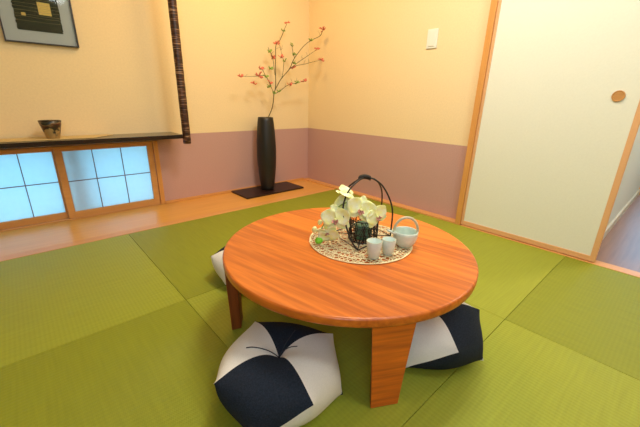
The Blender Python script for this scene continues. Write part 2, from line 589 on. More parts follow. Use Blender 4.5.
# hall behind the doorway
struct(link('floor', B(0.0, 4.2, -3.7, -2.4, -0.05, -0.003), M['hall_floor']), 'dark brown board floor of the hall beyond the door', 'floor')
struct(link('wall_hall', B(0.1, 2.2, -2.48, -2.36, -0.05, ZC), M['hall_wall']), 'white wall of the hall seen through the doorway', 'wall')
struct(link('baseboard_hall', B(0.1, 2.2, -2.492, -2.48, -0.003, 0.05), M['hall_base']), 'pale skirting at the foot of the hall wall', 'baseboard')
struct(link('trim_6', B(2.2, 2.26, -2.50, -2.36, -0.003, ZC), M['trim']))
struct(link('wall_hall', B(0.1, 4.2, -3.8, -3.7, -0.05, ZC), M['hall_wall']))
bm = bmesh.new()
box(bm, 4.1, 4.2, -3.7, -2.36, -0.05, 0.9)
box(bm, 4.1, 4.2, -3.7, -2.36, 1.9, ZC)
box(bm, 4.1, 4.2, -3.7, -3.05, 0.9, 1.9)
struct(link('wall_hall', bm, M['hall_wall']))
struct(link('wall_hall', B(2.26, 4.1, -2.40, -2.36, -0.05, ZC), M['hall_wall']))
struct(link('ceiling', B(0.1, 4.2, -3.8, -2.36, ZC, ZC + 0.05), M['ceiling']))

# ---------------------------------------------------------------- low windows
fr = struct(empty('trim_7', (-1.512, 0, 0)), 'orange timber surround of the low windows', 'trim')
fb = bmesh.new()
box(fb, -1.5285 + 1.512, WX1 + 1.512 - 0.0005, -0.006, 0.10, 0.0012, WZ - 0.001)          # right post
link('post', fb, M['trim'], fr, bevel=0.0015)
fb = bmesh.new()
box(fb, WX0 + 1.512, -1.529 + 1.512, -0.004, 0.10, 0.488, WZ - 0.001)
link('rail', fb, M['trimx'], fr, bevel=0.0015)
fb = bmesh.new()
box(fb, WX0 + 1.512, -1.529 + 1.512, 0.002, 0.10, 0.0005, 0.008)
link('sill', fb, M['trimx'], fr, bevel=0.0015)


def shoji(name, x0, x1, y, px0, px1, pz0, pz1, vx, hz, label):
    t = struct(empty(name, ((x0 + x1) / 2, y, 0.009)), label, 'window')
    cx = (x0 + x1) / 2
    T = 0.011
    z0, z1 = 0.0, 0.478
    b = bmesh.new()
    box(b, x0 - cx, px0 - cx, -T, T, z0, z1)
    box(b, px1 - cx, x1 - cx, -T, T, z0, z1)
    box(b, px0 - cx, px1 - cx, -T, T, z0, pz0 - 0.009)
    box(b, px0 - cx, px1 - cx, -T, T, pz1 - 0.009, z1)
    link('window_frame', b, M['trimx'], t, bevel=0.001)
    b = bmesh.new()
    for v in vx:
        box(b, v - cx - 0.0025, v - cx + 0.0025, -0.008, -0.001, pz0 - 0.009, pz1 - 0.009)
    for hh in hz:
        box(b, px0 - cx, px1 - cx, -0.0085, -0.0012, hh - 0.009 - 0.0025, hh - 0.009 + 0.0025)
    link('lattice', b, M['frame_lattice'], t)
    b = bmesh.new()
    box(b, px0 - cx, px1 - cx, 0.0005, 0.0012, pz0 - 0.009, pz1 - 0.009)
    link('paper_pane', b, M['paper'], t)
    return t


M['frame_lattice'] = mat('lattice_wood', (0.22, 0.10, 0.05, 1), 0.6)
shoji('window_1', -2.125, -1.530, 0.016, -2.085, -1.572, 0.052, 0.466, (-1.92, -1.746), (0.264,), 'low paper window with three by two panes nearest the mauve wall')
shoji('window_2', -2.700, -2.112, 0.041, -2.660, -2.136, 0.052, 0.466, (-2.482, -2.305), (0.264,), 'low bright cyan paper window at the left edge of the photo')
shoji('window_3', -3.290, -2.690, 0.016, -3.250, -2.735, 0.052, 0.466, (-3.08, -2.91), (0.264,), 'low paper window furthest left under the black shelf')
# the outer wall's window post standing outside the paper
struct(link('trim_8', B(-2.075, -1.985, 0.075, 0.115, 0.009, 0.487), M['frame_black']), 'dark outer post showing through the window paper', 'trim')

# ---------------------------------------------------------------- shelf, pole
SZ = 0.561
sh = tag(link('wall_shelf', B(-3.70, -1.384, -0.245, -0.0005, 0.534, SZ), M['black'], bevel=0.0015),
         'long black lacquered shelf on the wall above the low windows', 'shelf')
pb = bmesh.new()
N = 60
tube(pb, [(0, 0, 0.494 + (ZC - 0.495) * k / N) for k in range(N + 1)], [0.0275 + 0.0006 * math.sin(k * 2.1) for k in range(N + 1)], 16)
tag(link('alcove_pole', pb, M['bark'], smooth=True, loc=(-1.352, -0.225, 0)), 'dark bark-wrapped pole rising from the end of the black shelf', 'pole')

# bamboo strip and tea bowl on the shelf
bm = bmesh.new()
zz = SZ + 0.0005
for k in range(8):
    y0 = -0.020 - k * 0.0215
    e = -1.79 - 0.021 * abs(k - 1)
    box(bm, -2.62 + 0.004 * (k % 3), e, y0 - 0.0205, y0, zz, zz + 0.004)
tag(link('bamboo_mat', bm, M['bamboo'], bevel=0.001), 'narrow tan bamboo strip lying along the black shelf', 'mat')

bowl = tag(empty('tea_bowl', (-2.118, -0.135, zz + 0.0045)), 'small flared tea bowl with dark painted motif on the black shelf', 'bowl')


def bowl_mat():
    m = bpy.data.materials.new('bowl_glaze')
    m.use_nodes = True
    nt = m.node_tree
    L = nt.links.new
    b = nt.nodes['Principled BSDF']
    b.inputs['Roughness'].default_value = 0.3
    tc = nt.nodes.new('ShaderNodeTexCoord')
    n = nt.nodes.new('ShaderNodeTexNoise'); n.inputs['Scale'].default_value = 22; n.inputs['Detail'].default_value = 3
    L(tc.outputs['Object'], n.inputs['Vector'])
    sp = nt.nodes.new('ShaderNodeSeparateXYZ'); L(tc.outputs['Object'], sp.inputs[0])
    mz = nt.nodes.new('ShaderNodeMath'); mz.operation = 'MULTIPLY_ADD'; mz.inputs[1].default_value = 5.2; mz.inputs[2].default_value = -0.22
    L(sp.outputs[2], mz.inputs[0])
    ad = nt.nodes.new('ShaderNodeMath'); ad.operation = 'ADD'
    L(n.outputs['Fac'], ad.inputs[0]); L(mz.outputs[0], ad.inputs[1])
    rp = nt.nodes.new('ShaderNodeValToRGB')
    e = rp.color_ramp.elements
    e[0].position = 0.46; e[0].color = (0.42, 0.27, 0.10, 1)
    e[1].position = 0.54; e[1].color = (0.018, 0.020, 0.014, 1)
    x = e.new(0.66); x.color = (0.09, 0.025, 0.015, 1)
    x = e.new(0.76); x.color = (0.20, 0.13, 0.06, 1)
    x = e.new(0.84); x.color = (0.02, 0.02, 0.015, 1)
    L(ad.outputs[0], rp.inputs[0]); L(rp.outputs[0], b.inputs['Base Color'])
    return m


bb = bmesh.new()
lathe(bb, [(0, 0), (0.030, 0), (0.033, 0.006), (0.040, 0.04), (0.049, 0.08), (0.0535, 0.102), (0.050, 0.103), (0.046, 0.08), (0.036, 0.04), (0.026, 0.014), (0, 0.010)], 40)
link('bowl_body', bb, bowl_mat(), bowl, smooth=True)
bb = bmesh.new()
tube(bb, [(0.0518 * math.cos(2 * PI * k / 40), 0.0518 * math.sin(2 * PI * k / 40), 0.1025) for k in range(40)], 0.0022, 6, closed=True)
link('bowl_rim', bb, M['black'], bowl, smooth=True)

# ---------------------------------------------------------------- framed picture
PX0, PX1, PZ0, PZ1 = -2.224, -1.880, 1.094, 1.600
pcx = (PX0 + PX1) / 2
pic = tag(empty('framed_picture', (pcx, 0, PZ0)), 'black framed dark woven textile artwork with gold squares hung on the wall', 'picture')
hw, ph = (PX1 - PX0) / 2, PZ1 - PZ0
b = bmesh.new()
ft = 0.007
box(b, -hw, hw, -0.026, -0.001, 0, ft)
box(b, -hw, hw, -0.026, -0.001, ph - ft, ph)
box(b, -hw, -hw + ft, -0.026, -0.001, ft, ph - ft)
box(b, hw - ft, hw, -0.026, -0.001, ft, ph - ft)
link('picture_frame', b, M['frame_black'], pic, bevel=0.001)
link('mount_board', B(-hw + ft, hw - ft, -0.008, -0.004, ft, ph - ft), M['passe'], pic)
b = bmesh.new()
random.seed(3)
# frayed textile: strips with slightly uneven ends
zt = 0.069
while zt < ph - 0.075:
    hh_ = random.uniform(0.004, 0.009)
    box(b, -0.103 + random.uniform(-0.002, 0.002), 0.106 + random.uniform(-0.002, 0.002), -0.0105 - random.uniform(0, 0.001), -0.0082, zt, zt + hh_)
    zt += hh_
art = link('textile', b, M['cloth_dark'], pic)
link('gold_square', B(0.008, 0.067, -0.0125, -0.0117, 0.157, 0.222), M['gold'], art)
link('gold_square', B(-0.072, -0.053, -0.0125, -0.0117, 0.143, 0.158), M['gold'], art)
b = bmesh.new()
for z_, s in ((0.118, 0), (0.138, 1), (0.150, 0), (0.170, 1), (0.189, 0), (0.206, 1), (0.232, 0), (0.27, 1), (0.33, 0)):
    tube(b, [(-0.104, -0.0122, z_), (-0.03, -0.0128, z_ + 0.002 * s), (0.04, -0.0128, z_ - 0.001), (0.107, -0.0122, z_ + 0.001)], 0.0006, 4)
link('gold_thread', b, M['gold_thread'], art)
link('glass_pane', B(-hw + ft, hw - ft, -0.0205, -0.0190, ft, ph - ft), M['glass'], pic)

# light switch
sw = tag(empty('light_switch', (0, -1.335, 1.175)), 'small white light switch plate on the cream right wall', 'switch')
link('switch_plate', B(-0.008, -0.0005, -0.040, 0.040, 0, 0.122), M['switch'], sw, bevel=0.003)
link('rocker', B(-0.012, -0.0082, -0.022, 0.022, 0.014, 0.108), M['switch'], sw, bevel=0.0015)

# ---------------------------------------------------------------- vase on its platform
plat = tag(link('vase_platform', B(-0.922, -0.300, -0.302, -0.018, 0.0015, 0.016), M['platform'], bevel=0.0015),
           'flat black rectangular board under the tall vase', 'board')
vb = bmesh.new()
VH = 0.648
prof = []
for k in range(25):
    t = k / 24
    r = 0.055 + 0.028 * math.sin(PI * (0.04 + 0.92 * t)) + 0.008 * t
    prof.append((r, t * VH))
prof = [(0, 0)] + prof + [(prof[-1][0] - 0.003, VH + 0.001), (prof[-1][0] - 0.006, VH - 0.002)] + [(0.050, VH * 0.9), (0.055, VH * 0.7), (0, VH * 0.68)]
lathe(vb, prof, 48)
tag(link('tall_vase', vb, M['vase'], smooth=True, loc=(-0.622, -0.16, 0.0165)), 'tall slim black vase standing in the corner of the alcove', 'vase')

BR = {
'main': [(-0.602, -0.16, 0.642), (-0.546, -0.16, 0.751), (-0.527, -0.16, 0.86), (-0.509, -0.16, 0.918), (-0.505, -0.16, 1.055), (-0.496, -0.15, 1.159), (-0.488, -0.15, 1.252), (-0.446, -0.15, 1.295), (-0.395, -0.14, 1.378), (-0.365, -0.14, 1.428)],
'right': [(-0.515, -0.16, 0.893), (-0.456, -0.17, 0.985), (-0.378, -0.19, 1.071), (-0.343, -0.21, 1.152), (-0.272, -0.24, 1.248), (-0.205, -0.26, 1.304), (-0.106, -0.28, 1.354), (-0.087, -0.29, 1.394)],
'rb': [(-0.378, -0.19, 1.071), (-0.268, -0.2, 1.143), (-0.19, -0.21, 1.19), (-0.099, -0.22, 1.247)],
'rc': [(-0.372, -0.19, 1.079), (-0.318, -0.22, 1.102), (-0.251, -0.25, 1.117), (-0.19, -0.28, 1.137), (-0.107, -0.3, 1.159)],
'rl': [(-0.521, -0.16, 0.86), (-0.469, -0.17, 0.886), (-0.429, -0.19, 0.921), (-0.37, -0.2, 0.948), (-0.312, -0.22, 0.958), (-0.245, -0.23, 0.978)],
'left': [(-0.524, -0.16, 0.868), (-0.541, -0.16, 0.892), (-0.582, -0.17, 0.955), (-0.627, -0.18, 1.0), (-0.692, -0.19, 0.995), (-0.783, -0.2, 0.986), (-0.855, -0.2, 0.982)],
'lu': [(-0.617, -0.18, 0.992), (-0.637, -0.16, 1.046), (-0.664, -0.15, 1.052)],
'ls': [(-0.512, -0.16, 1.015), (-0.507, -0.14, 1.08), (-0.513, -0.13, 1.158), (-0.535, -0.12, 1.203), (-0.549, -0.12, 1.233)],
'ms': [(-0.451, -0.17, 0.986), (-0.426, -0.16, 1.044), (-0.41, -0.15, 1.126), (-0.42, -0.14, 1.182), (-0.443, -0.13, 1.274)],
'rs': [(-0.337, -0.21, 1.161), (-0.346, -0.2, 1.208), (-0.356, -0.2, 1.254)],
}
FL = [(-0.864, -0.2, 0.978), (-0.692, -0.19, 0.995), (-0.73, -0.17, 0.933), (-0.645, -0.15, 1.054), (-0.579, -0.18, 0.947), (-0.478, -0.15, 1.264), (-0.438, -0.15, 1.164), (-0.365, -0.14, 1.436), (-0.081, -0.29, 1.403), (-0.087, -0.22, 1.257), (-0.107, -0.3, 1.159), (-0.347, -0.2, 1.08), (-0.381, -0.2, 0.939), (-0.245, -0.23, 0.978), (-0.508, -0.13, 1.151)]
LF = [(-0.617, -0.18, 0.992), (-0.583, -0.17, 0.915), (-0.406, -0.14, 1.369), (-0.356, -0.2, 1.254), (-0.335, -0.2, 1.114), (-0.193, -0.26, 1.306), (-0.48, -0.17, 0.878), (-0.527, -0.16, 0.86), (-0.318, -0.22, 0.958), (-0.396, -0.15, 1.128), (-0.545, -0.15, 1.061), (-0.536, -0.12, 1.196), (-0.343, -0.21, 1.184)]
rng = random.Random(7)
bo = Vector((-0.618, -0.16, 0.47))
branch = tag(empty('flowering_branch', bo), 'thin budding branch with small red blossoms standing in the black vase', 'branch')
b = bmesh.new()
base = [(-0.625, -0.16, 0.475), (-0.617, -0.16, 0.56)]
for k, P in BR.items():
    pts = base + P if k == 'main' else P
    c = catmull([Vector(p) - bo for p in pts], 5)
    r0, r1 = {'main': (0.0050, 0.0022), 'right': (0.0040, 0.0020)}.get(k, (0.0028, 0.0016))
    tube(b, c, [r0 + (r1 - r0) * i / (len(c) - 1) for i in range(len(c))], 6)
    # fine side twigs
    for _ in range(3 if k != 'rs' else 1):
        i = rng.randrange(len(c) // 3, len(c) - 1)
        if k == 'main' and c[i].z < 0.42:
            continue
        d = Vector((rng.uniform(-1, 1), rng.uniform(-0.3, 0.3), rng.uniform(0.3, 1.2))).normalized() * rng.uniform(0.025, 0.055)
        tube(b, [c[i], c[i] + d * 0.5 + Vector((0, 0, 0.004)), c[i] + d], [0.0011, 0.0009, 0.0007], 5)
link('twig', b, M['stem'], branch, smooth=True)


def little(bm, n, L_, wd, up_=0.3, seed=0):
    """a rosette of small pointed folded petals or leaflets"""
    r = random.Random(seed)
    for i in range(n):
        a = 2 * PI * i / n + r.uniform(-.35, .35)
        el = r.uniform(-0.3, 0.9)
        d = Vector((math.cos(a) * math.cos(el), math.sin(a) * math.cos(el), math.sin(el) * 0.9 + up_))
        d.normalize()
        s = d.orthogonal().normalized()
        nn = d.cross(s)
        l = L_ * r.uniform(0.7, 1.15)
        top, bot = [], []
        for t, wq, q in ((0.0, 0.12, 0), (0.3, 0.8, 0.06), (0.6, 1.0, 0.12), (0.85, 0.6, 0.10), (1.0, 0.05, 0.05)):
            for lst, off in ((top, 0.0005), (bot, -0.0005)):
                row = [bm.verts.new(d * l * t + s * wd * wq * e + nn * (l * q + abs(e) * wd * 0.35 + off)) for e in (-1, 0, 1)]
                lst.append(row)
        for A_, B_ in zip(top, top[1:]):
            for q in range(2):
                bm.faces.new((A_[q], A_[q + 1], B_[q + 1], B_[q]))
        for A_, B_ in zip(bot, bot[1:]):
            for q in range(2):
                bm.faces.new((A_[q], B_[q], B_[q + 1], A_[q + 1]))
        for k in range(4):
            bm.faces.new((top[k][0], top[k + 1][0], bot[k + 1][0], bot[k][0]))
            bm.faces.new((top[k][2], bot[k][2], bot[k + 1][2], top[k + 1][2]))
        bm.faces.new((top[0][0], bot[0][0], bot[0][1], bot[0][2], top[0][2], top[0][1]))
        bm.faces.new((top[4][0], top[4][1], top[4][2], bot[4][2], bot[4][1], bot[4][0]))


for i, p in enumerate(FL):
    bm = bmesh.new()
    sc_ = 1.35 if i in (8, 1) else 1.0
    little(bm, 5, 0.032 * sc_, 0.0105 * sc_, 0.15, i)
    o = link('blossom', bm, M['red'], branch, smooth=True, loc=Vector(p) - bo)
    o['label'] = 'dull red blossom'
for i, p in enumerate(LF):
    bm = bmesh.new()
    little(bm, 4, 0.030, 0.010, 0.3, 50 + i)
    o = link('leaf_cluster', bm, M['leaf'], branch, smooth=True, loc=Vector(p) - bo)
    o['label'] = 'small green leaves'

# ---------------------------------------------------------------- table
TC = Vector((-1.455, -1.970, 0))
TR, TZ, TT = 0.443, 0.320, 0.028
table = tag(empty('round_table', TC), 'low round orange teak table in the middle of the rush floor', 'table')
tb = bmesh.new()
lathe(tb, [(0, TZ - TT), (TR - 0.004, TZ - TT), (TR - 0.0005, TZ - TT + 0.003), (TR, TZ - TT + 0.008), (TR, TZ - 0.006), (TR - 0.002, TZ - 0.002), (TR - 0.006, TZ), (0, TZ)], 128)
tt = link('tabletop', tb, M['teak'], table)
for p in tt.data.polygons:
    p.use_smooth = abs(p.normal.z) < 0.95
fa = math.atan2(-0.36, -0.205)
for k in range(4):
    a = (fa + R(0.2), R(-33), R(60), R(145))[k]
    b = bmesh.new()
    # tapered board: wide tangentially, thin radially
    H_ = TZ - TT - 0.0003
    n_ = 8
    rows = []
    for i in range(n_ + 1):
        t = i / n_
        z = t * H_
        hw_ = 0.042 + (0.063 - 0.042) * (t ** 1.15)
        ri, ro = (0.397, 0.430) if k == 3 else (0.380, 0.415)
        ro2, ri2 = ro + 0.008 * t, ri + 0.004 * t
        rows.append([b.verts.new(v) for v in ((ri2, -hw_ * 0.74, z), (ro2, -hw_, z), (ro2, hw_, z), (ri2, hw_ * 0.74, z))])
    for A_, B_ in zip(rows, rows[1:]):
        for q in range(4):
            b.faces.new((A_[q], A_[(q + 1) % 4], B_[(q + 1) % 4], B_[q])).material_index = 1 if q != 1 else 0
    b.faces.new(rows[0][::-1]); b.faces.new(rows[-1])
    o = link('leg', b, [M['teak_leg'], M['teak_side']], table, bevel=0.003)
    o.rotation_euler = (0, 0, a)


# ---------------------------------------------------------------- floor cushions
def make_cushion(name, loc, az, a, label, seed, navy_first=1):
    """juggling-bag cushion sewn from four oblong panels; each panel runs from the top centre
    round a corner to the bottom centre.  Blown up with a small cloth solver."""
    root = tag(empty(name, loc, 0), label, 'cushion', 'two-tone floor cushions round the table')
    h = 0.643 * a
    n = 10
    top = lambda k: Vector((a * math.cos(az + k * PI / 2), a * math.sin(az + k * PI / 2), h))
    bot = lambda k: Vector((a * math.cos(az + (k + .5) * PI / 2), a * math.sin(az + (k + .5) * PI / 2), 0.0))
    T_, B_ = Vector((0, 0, h)), Vector((0, 0, 0))
    index, pos = {}, []
    panels = []
    edges = {}
    def vid(p):
        key = (round(p.x, 5), round(p.y, 5), round(p.z, 5))
        if key not in index:
            index[key] = len(pos)
            pos.append(p.copy())
        return index[key]
    s = a / n
    for k in range(4):
        Va, Vi, Wj, Wb = top(k + 1), top(k), bot(k), bot(k - 1)
        grid = []
        for iv in range(2 * n + 1):
            row = []
            for iu in range(n + 1):
                u, v = iu / n, iv / n
                if v <= 1:
                    if u + v <= 1:
                        p = T_ + (Va - T_) * u + (Vi - T_) * v
                    else:
                        p = Wj + (Vi - Wj) * (1 - u) + (Va - Wj) * (1 - v)
                else:
                    v2 = v - 1
                    if u + v2 <= 1:
                        p = Vi + (Wj - Vi) * u + (Wb - Vi) * v2
                    else:
                        p = B_ + (Wb - B_) * (1 - u) + (Wj - B_) * (1 - v2)
                row.append(vid(p))
            grid.append(row)
        panels.append(grid)
        def add(i, j, L_):
            if i != j:
                edges[(min(i, j), max(i, j))] = L_
        for iv in range(2 * n + 1):
            for iu in range(n + 1):
                if iu < n:
                    add(grid[iv][iu], grid[iv][iu + 1], s)
                if iv < 2 * n:
                    add(grid[iv][iu], grid[iv + 1][iu], s)
                if iu < n and iv < 2 * n:
                    add(grid[iv][iu], grid[iv + 1][iu + 1], s * 1.4142)
                    add(grid[iv][iu + 1], grid[iv + 1][iu], s * 1.4142)
    X = np.array([tuple(p) for p in pos])
    E = np.array(list(edges.keys()))
    L0 = np.array(list(edges.values()))
    quads = np.array([(g[v][u], g[v][u + 1], g[v + 1][u + 1], g[v + 1][u]) for g in panels for v in range(2 * n) for u in range(n)])
    iT, iB = vid(T_), vid(B_)
    # orientation sign
    def normals(X):
        d1 = X[quads[:, 2]] - X[quads[:, 0]]
        d2 = X[quads[:, 3]] - X[quads[:, 1]]
        return np.cross(d1, d2) * 0.5
    cen = X.mean(0)
    sg = np.sign((normals(X) * (X[quads].mean(1) - cen)).sum())
    deg = np.bincount(E.ravel(), minlength=len(X)).astype(float)
    V = np.zeros_like(X)
    cap = 0.76 * a            # tie thread: height of the dimple over the base
    for it in range(260):
        N_ = normals(X) * sg
        Fv = np.zeros_like(X)
        for q in range(4):
            np.add.at(Fv, quads[:, q], N_ / 4)
        V = V * 0.90 + Fv * 3.2
        V[:, 2] -= 0.00003
        Xn = X + V
        for _ in range(8):
            d = Xn[E[:, 1]] - Xn[E[:, 0]]
            ln = np.linalg.norm(d, axis=1)
            st = np.where(ln > L0, 1.0, 0.12)       # cloth resists stretch far more than squash
            c_ = (d * (((ln - L0) / ln) * 0.5 * st)[:, None])
            acc = np.zeros_like(X)
            np.add.at(acc, E[:, 0], c_)
            np.add.at(acc, E[:, 1], -c_)
            Xn += acc / deg[:, None] * 1.6
            Xn[:, 2] = np.maximum(Xn[:, 2], 0.0)
            Xn[iT] = (0, 0, min(Xn[iT][2], cap))
            Xn[iB] = (0, 0, 0)
        V = (Xn - X) * 0.9
        X = Xn
    rr = np.random.RandomState(seed)
    X[:, 2] = (X[:, 2] - X[:, 2].min()) * 0.86 + 0.0005
    for k, g in enumerate(panels):
        bm = bmesh.new()
        vs = {}
        for row in g:
            for i in row:
                if i not in vs:
                    vs[i] = bm.verts.new(X[i])
        for v in range(2 * n):
            for u in range(n):
                q = [vs[g[v][u]], vs[g[v][u + 1]], vs[g[v + 1][u + 1]], vs[g[v + 1][u]]]
                if sg < 0:
                    q = q[::-1]
                bm.faces.new(q)
        navy = (k % 2 == navy_first)
        o = link('fabric_panel', bm, M['navy'] if navy else M['cream'], root, smooth=True)
        o['label'] = 'navy fabric panel' if navy else 'cream fabric panel'
        md = o.modifiers.new('sub', 'SUBSURF'); md.levels = 1; md.render_levels = 1
        md.boundary_smooth = 'PRESERVE_CORNERS'
    return root, X


TH = None
cush, top1 = make_cushion('floor_cushion', (-1.852, -2.094, 0), R(-9), 0.182, 'cream and navy pumpkin-shaped floor cushion nearest the camera, in front of the table', 1, 0)
bm = bmesh.new()
def on_top(x, y):
    d = (top1[:, 0] - x) ** 2 + (top1[:, 1] - y) ** 2 + np.where(top1[:, 2] > 0.06, 0, 9)
    k = np.argsort(d)[:4]
    wt = 1 / (d[k] + 1e-6)
    return float((top1[k, 2] * wt).sum() / wt.sum()) + 0.003
for pts in ([(0, 0), (-0.020, 0.012), (-0.040, 0.030), (-0.058, 0.046), (-0.072, 0.055)],
            [(0, 0), (0.014, -0.004), (0.030, -0.014), (0.042, -0.030)],
            [(0.004, 0.002), (0.030, 0.008), (0.052, 0.014), (0.078, 0.026)]):
    tube(bm, catmull([(x, y, on_top(x, y)) for x, y in pts], 4), 0.0013, 5)
link('tie_thread', bm, M['thread'], cush, smooth=True)
make_cushion('floor_cushion', (-1.340, -2.266, 0), R(-123.5 + 90), 0.184, 'navy and cream floor cushion at the right, partly under the table behind the front leg', 2)
make_cushion('floor_cushion', (-1.563, -1.428, 0), R(157), 0.172, 'floor cushion behind the table at left, only its cream tip showing', 3)

# ---------------------------------------------------------------- table centre
MC = Vector((-1.398, -1.982, TZ + 0.0004))
random.seed(11)
bm = bmesh.new()
ringr = [0.012 + 0.0118 * i for i in range(16)]
nodes = []
for i, r in enumerate(ringr):
    n = max(8, int(2 * PI * r / 0.0165))
    nodes.append([(r + random.uniform(-.003, .003), 2 * PI * (k + random.uniform(-.2, .2) + (i % 2) * .5) / n) for k in range(n)])
def pol(q, z):
    return (q[0] * math.cos(q[1]), q[0] * math.sin(q[1]), z)
for i, ring in enumerate(nodes):
    n = len(ring)
    if i % 3 == 0 or i == len(nodes) - 1:
        tube(bm, [pol(q, 0.0022) for q in ring], 0.0019, 5, closed=True)
    if i:
        inner = nodes[i - 1]
        for q in ring:
            d = sorted(inner, key=lambda s_: abs(math.remainder(s_[1] - q[1], 2 * PI)))[:2]
            for s_ in d:
                tube(bm, [pol(s_, 0.0020), pol(((q[0] + s_[0]) / 2, q[1] + math.remainder(s_[1] - q[1], 2 * PI) / 2 + random.uniform(-.03, .03) * 0.1 / q[0]), 0.0035), pol(q, 0.0020)], 0.00165, 4)
for rr_ in (0.190,):
    tube(bm, [(rr_ * math.cos(2 * PI * k / 90), rr_ * math.sin(2 * PI * k / 90), 0.0026) for k in range(90)], 0.0019, 5, closed=True)
tag(link('woven_placemat', bm, M['rattan'], smooth=True, loc=MC), 'round openwork pale rattan placemat at the centre of the table', 'placemat')

# wire basket with hoop handle
BZ = TZ + 0.0062
feet = [Vector((-1.435, -1.868, BZ)), Vector((-1.478, -2.042, BZ)), Vector((-1.283, -2.035, BZ)), Vector((-1.240, -1.861, BZ))]
bc = (feet[0] + feet[1] + feet[2] + feet[3]) / 4
bas = tag(empty('wire_basket', (bc.x, bc.y, BZ)), 'small black wire basket with tall arched handle on the placemat', 'basket')
loc_ = [f - Vector((bc.x, bc.y, BZ)) for f in feet]
bm = bmesh.new()
tube(bm, [f + Vector((0, 0, 0.002)) for f in loc_], 0.0022, 6, closed=True)
tube(bm, [loc_[0] + Vector((0, 0, 0.002)), loc_[2] + Vector((0, 0, 0.002))], 0.0018, 6)
tube(bm, [loc_[1] + Vector((0, 0, 0.002)), loc_[3] + Vector((0, 0, 0.002))], 0.0018, 6)
link('base_frame', bm, M['wire'], bas, smooth=True)
KT = Vector((0, 0, 0.228))
ARC = [[(-0.076, 0.083, 0.022), (-0.079, 0.084, 0.055), (-0.073, 0.076, 0.113), (-0.044, 0.047, 0.181), (-0.019, 0.020, 0.215)],
       [(-0.130, -0.070, 0.030), (-0.134, -0.042, 0.084), (-0.124, -0.015, 0.138), (-0.092, -0.005, 0.188), (-0.047, -0.005, 0.219)],
       [(0.077, -0.083, 0.035), (0.077, -0.082, 0.099), (0.068, -0.071, 0.147), (0.046, -0.048, 0.199), (0.020, -0.022, 0.224)],
       [(0.140, 0.065, 0.030), (0.146, 0.028, 0.073), (0.129, 0.011, 0.126), (0.100, 0.000, 0.176), (0.056, -0.004, 0.213)]]
for f, arc in zip(loc_, ARC):
    bm = bmesh.new()
    tube(bm, catmull([f + Vector((0, 0, 0.002))] + [Vector(q) for q in arc] + [KT], 6), 0.0031, 7)
    link('handle_wire', bm, M['wire'], bas, smooth=True)
bm = bmesh.new()
kd = Vector((0.74, -0.67, 0))
tube(bm, [KT + kd * t + Vector((0, 0, 0.002 - 14 * t * t)) for t in (-0.024, -0.020, -0.012, 0, 0.012, 0.020, 0.024)], [0.003, 0.0065, 0.0075, 0.0085, 0.0075, 0.0065, 0.003], 10)
for k in range(12):
    t = -0.020 + 0.04 * k / 11
    c = KT + kd * t + Vector((0, 0, 0.002 - 14 * t * t))
    u = Vector((0, 0, 1)); v = kd.cross(u)
    tube(bm, [c + (u * math.cos(q * PI / 6) + v * math.sin(q * PI / 6)) * 0.0085 + kd * 0.001 * math.sin(q) for q in range(12)], 0.0014, 5, closed=True)
link('handle_knot', bm, M['wire'], bas, smooth=True)
# woven wire body
bm = bmesh.new()
BR_, BH = 0.053, 0.082
bofs = Vector((-0.032, -0.036, 0.004))
def cyl(a, z, r=BR_):
    return bofs + Vector((r * math.cos(a), r * math.sin(a), z))
for z_ in (0.003, 0.03, 0.056, BH):
    tube(bm, [cyl(2 * PI * k / 36, z_ + (0.002 * math.sin(k * 1.7) if 0.01 < z_ < 0.08 else 0)) for k in range(36)], 0.0022 if z_ in (0.003, BH) else 0.0014, 5, closed=True)
rg = random.Random(5)
for k in range(40):
    a = 2 * PI * k / 40
    da = rg.uniform(-0.25, 0.25)
    tube(bm, [cyl(a, 0.003), cyl(a + da * .5 + rg.uniform(-.06, .06), 0.028), cyl(a + da, 0.055), cyl(a + rg.uniform(-.1, .1), BH)], 0.0015, 5)
for k in range(60):
    a = rg.uniform(0, 2 * PI)
    z_ = rg.uniform(0.01, 0.07)
    tube(bm, [cyl(a, z_, BR_ - .001), cyl(a + .15, min(0.08, max(0.005, z_ + rg.uniform(-.02, .02)))), cyl(a + .35, min(0.08, max(0.005, z_ + rg.uniform(-.03, .03))), BR_ - .001)], 0.0013, 4)
for k in range(8):
    a = PI * k / 8
    tube(bm, [cyl(a, 0.002), cyl(a + PI, 0.002)], 0.0013, 4)
link('woven_body', bm, M['wire'], bas, smooth=True)
gb = bmesh.new()
lathe(gb, [(0, 0.0), (0.028, 0.0), (0.031, 0.01), (0.033, 0.05), (0.033, 0.056), (0, 0.052)], 28)
ip = tag(link('flower_pot', gb, M['moss'], smooth=True, loc=Vector((bc.x, bc.y, BZ)) + bofs + Vector((0, 0, 0.004))), 'small dark green pot inside the black wire basket', 'pot')


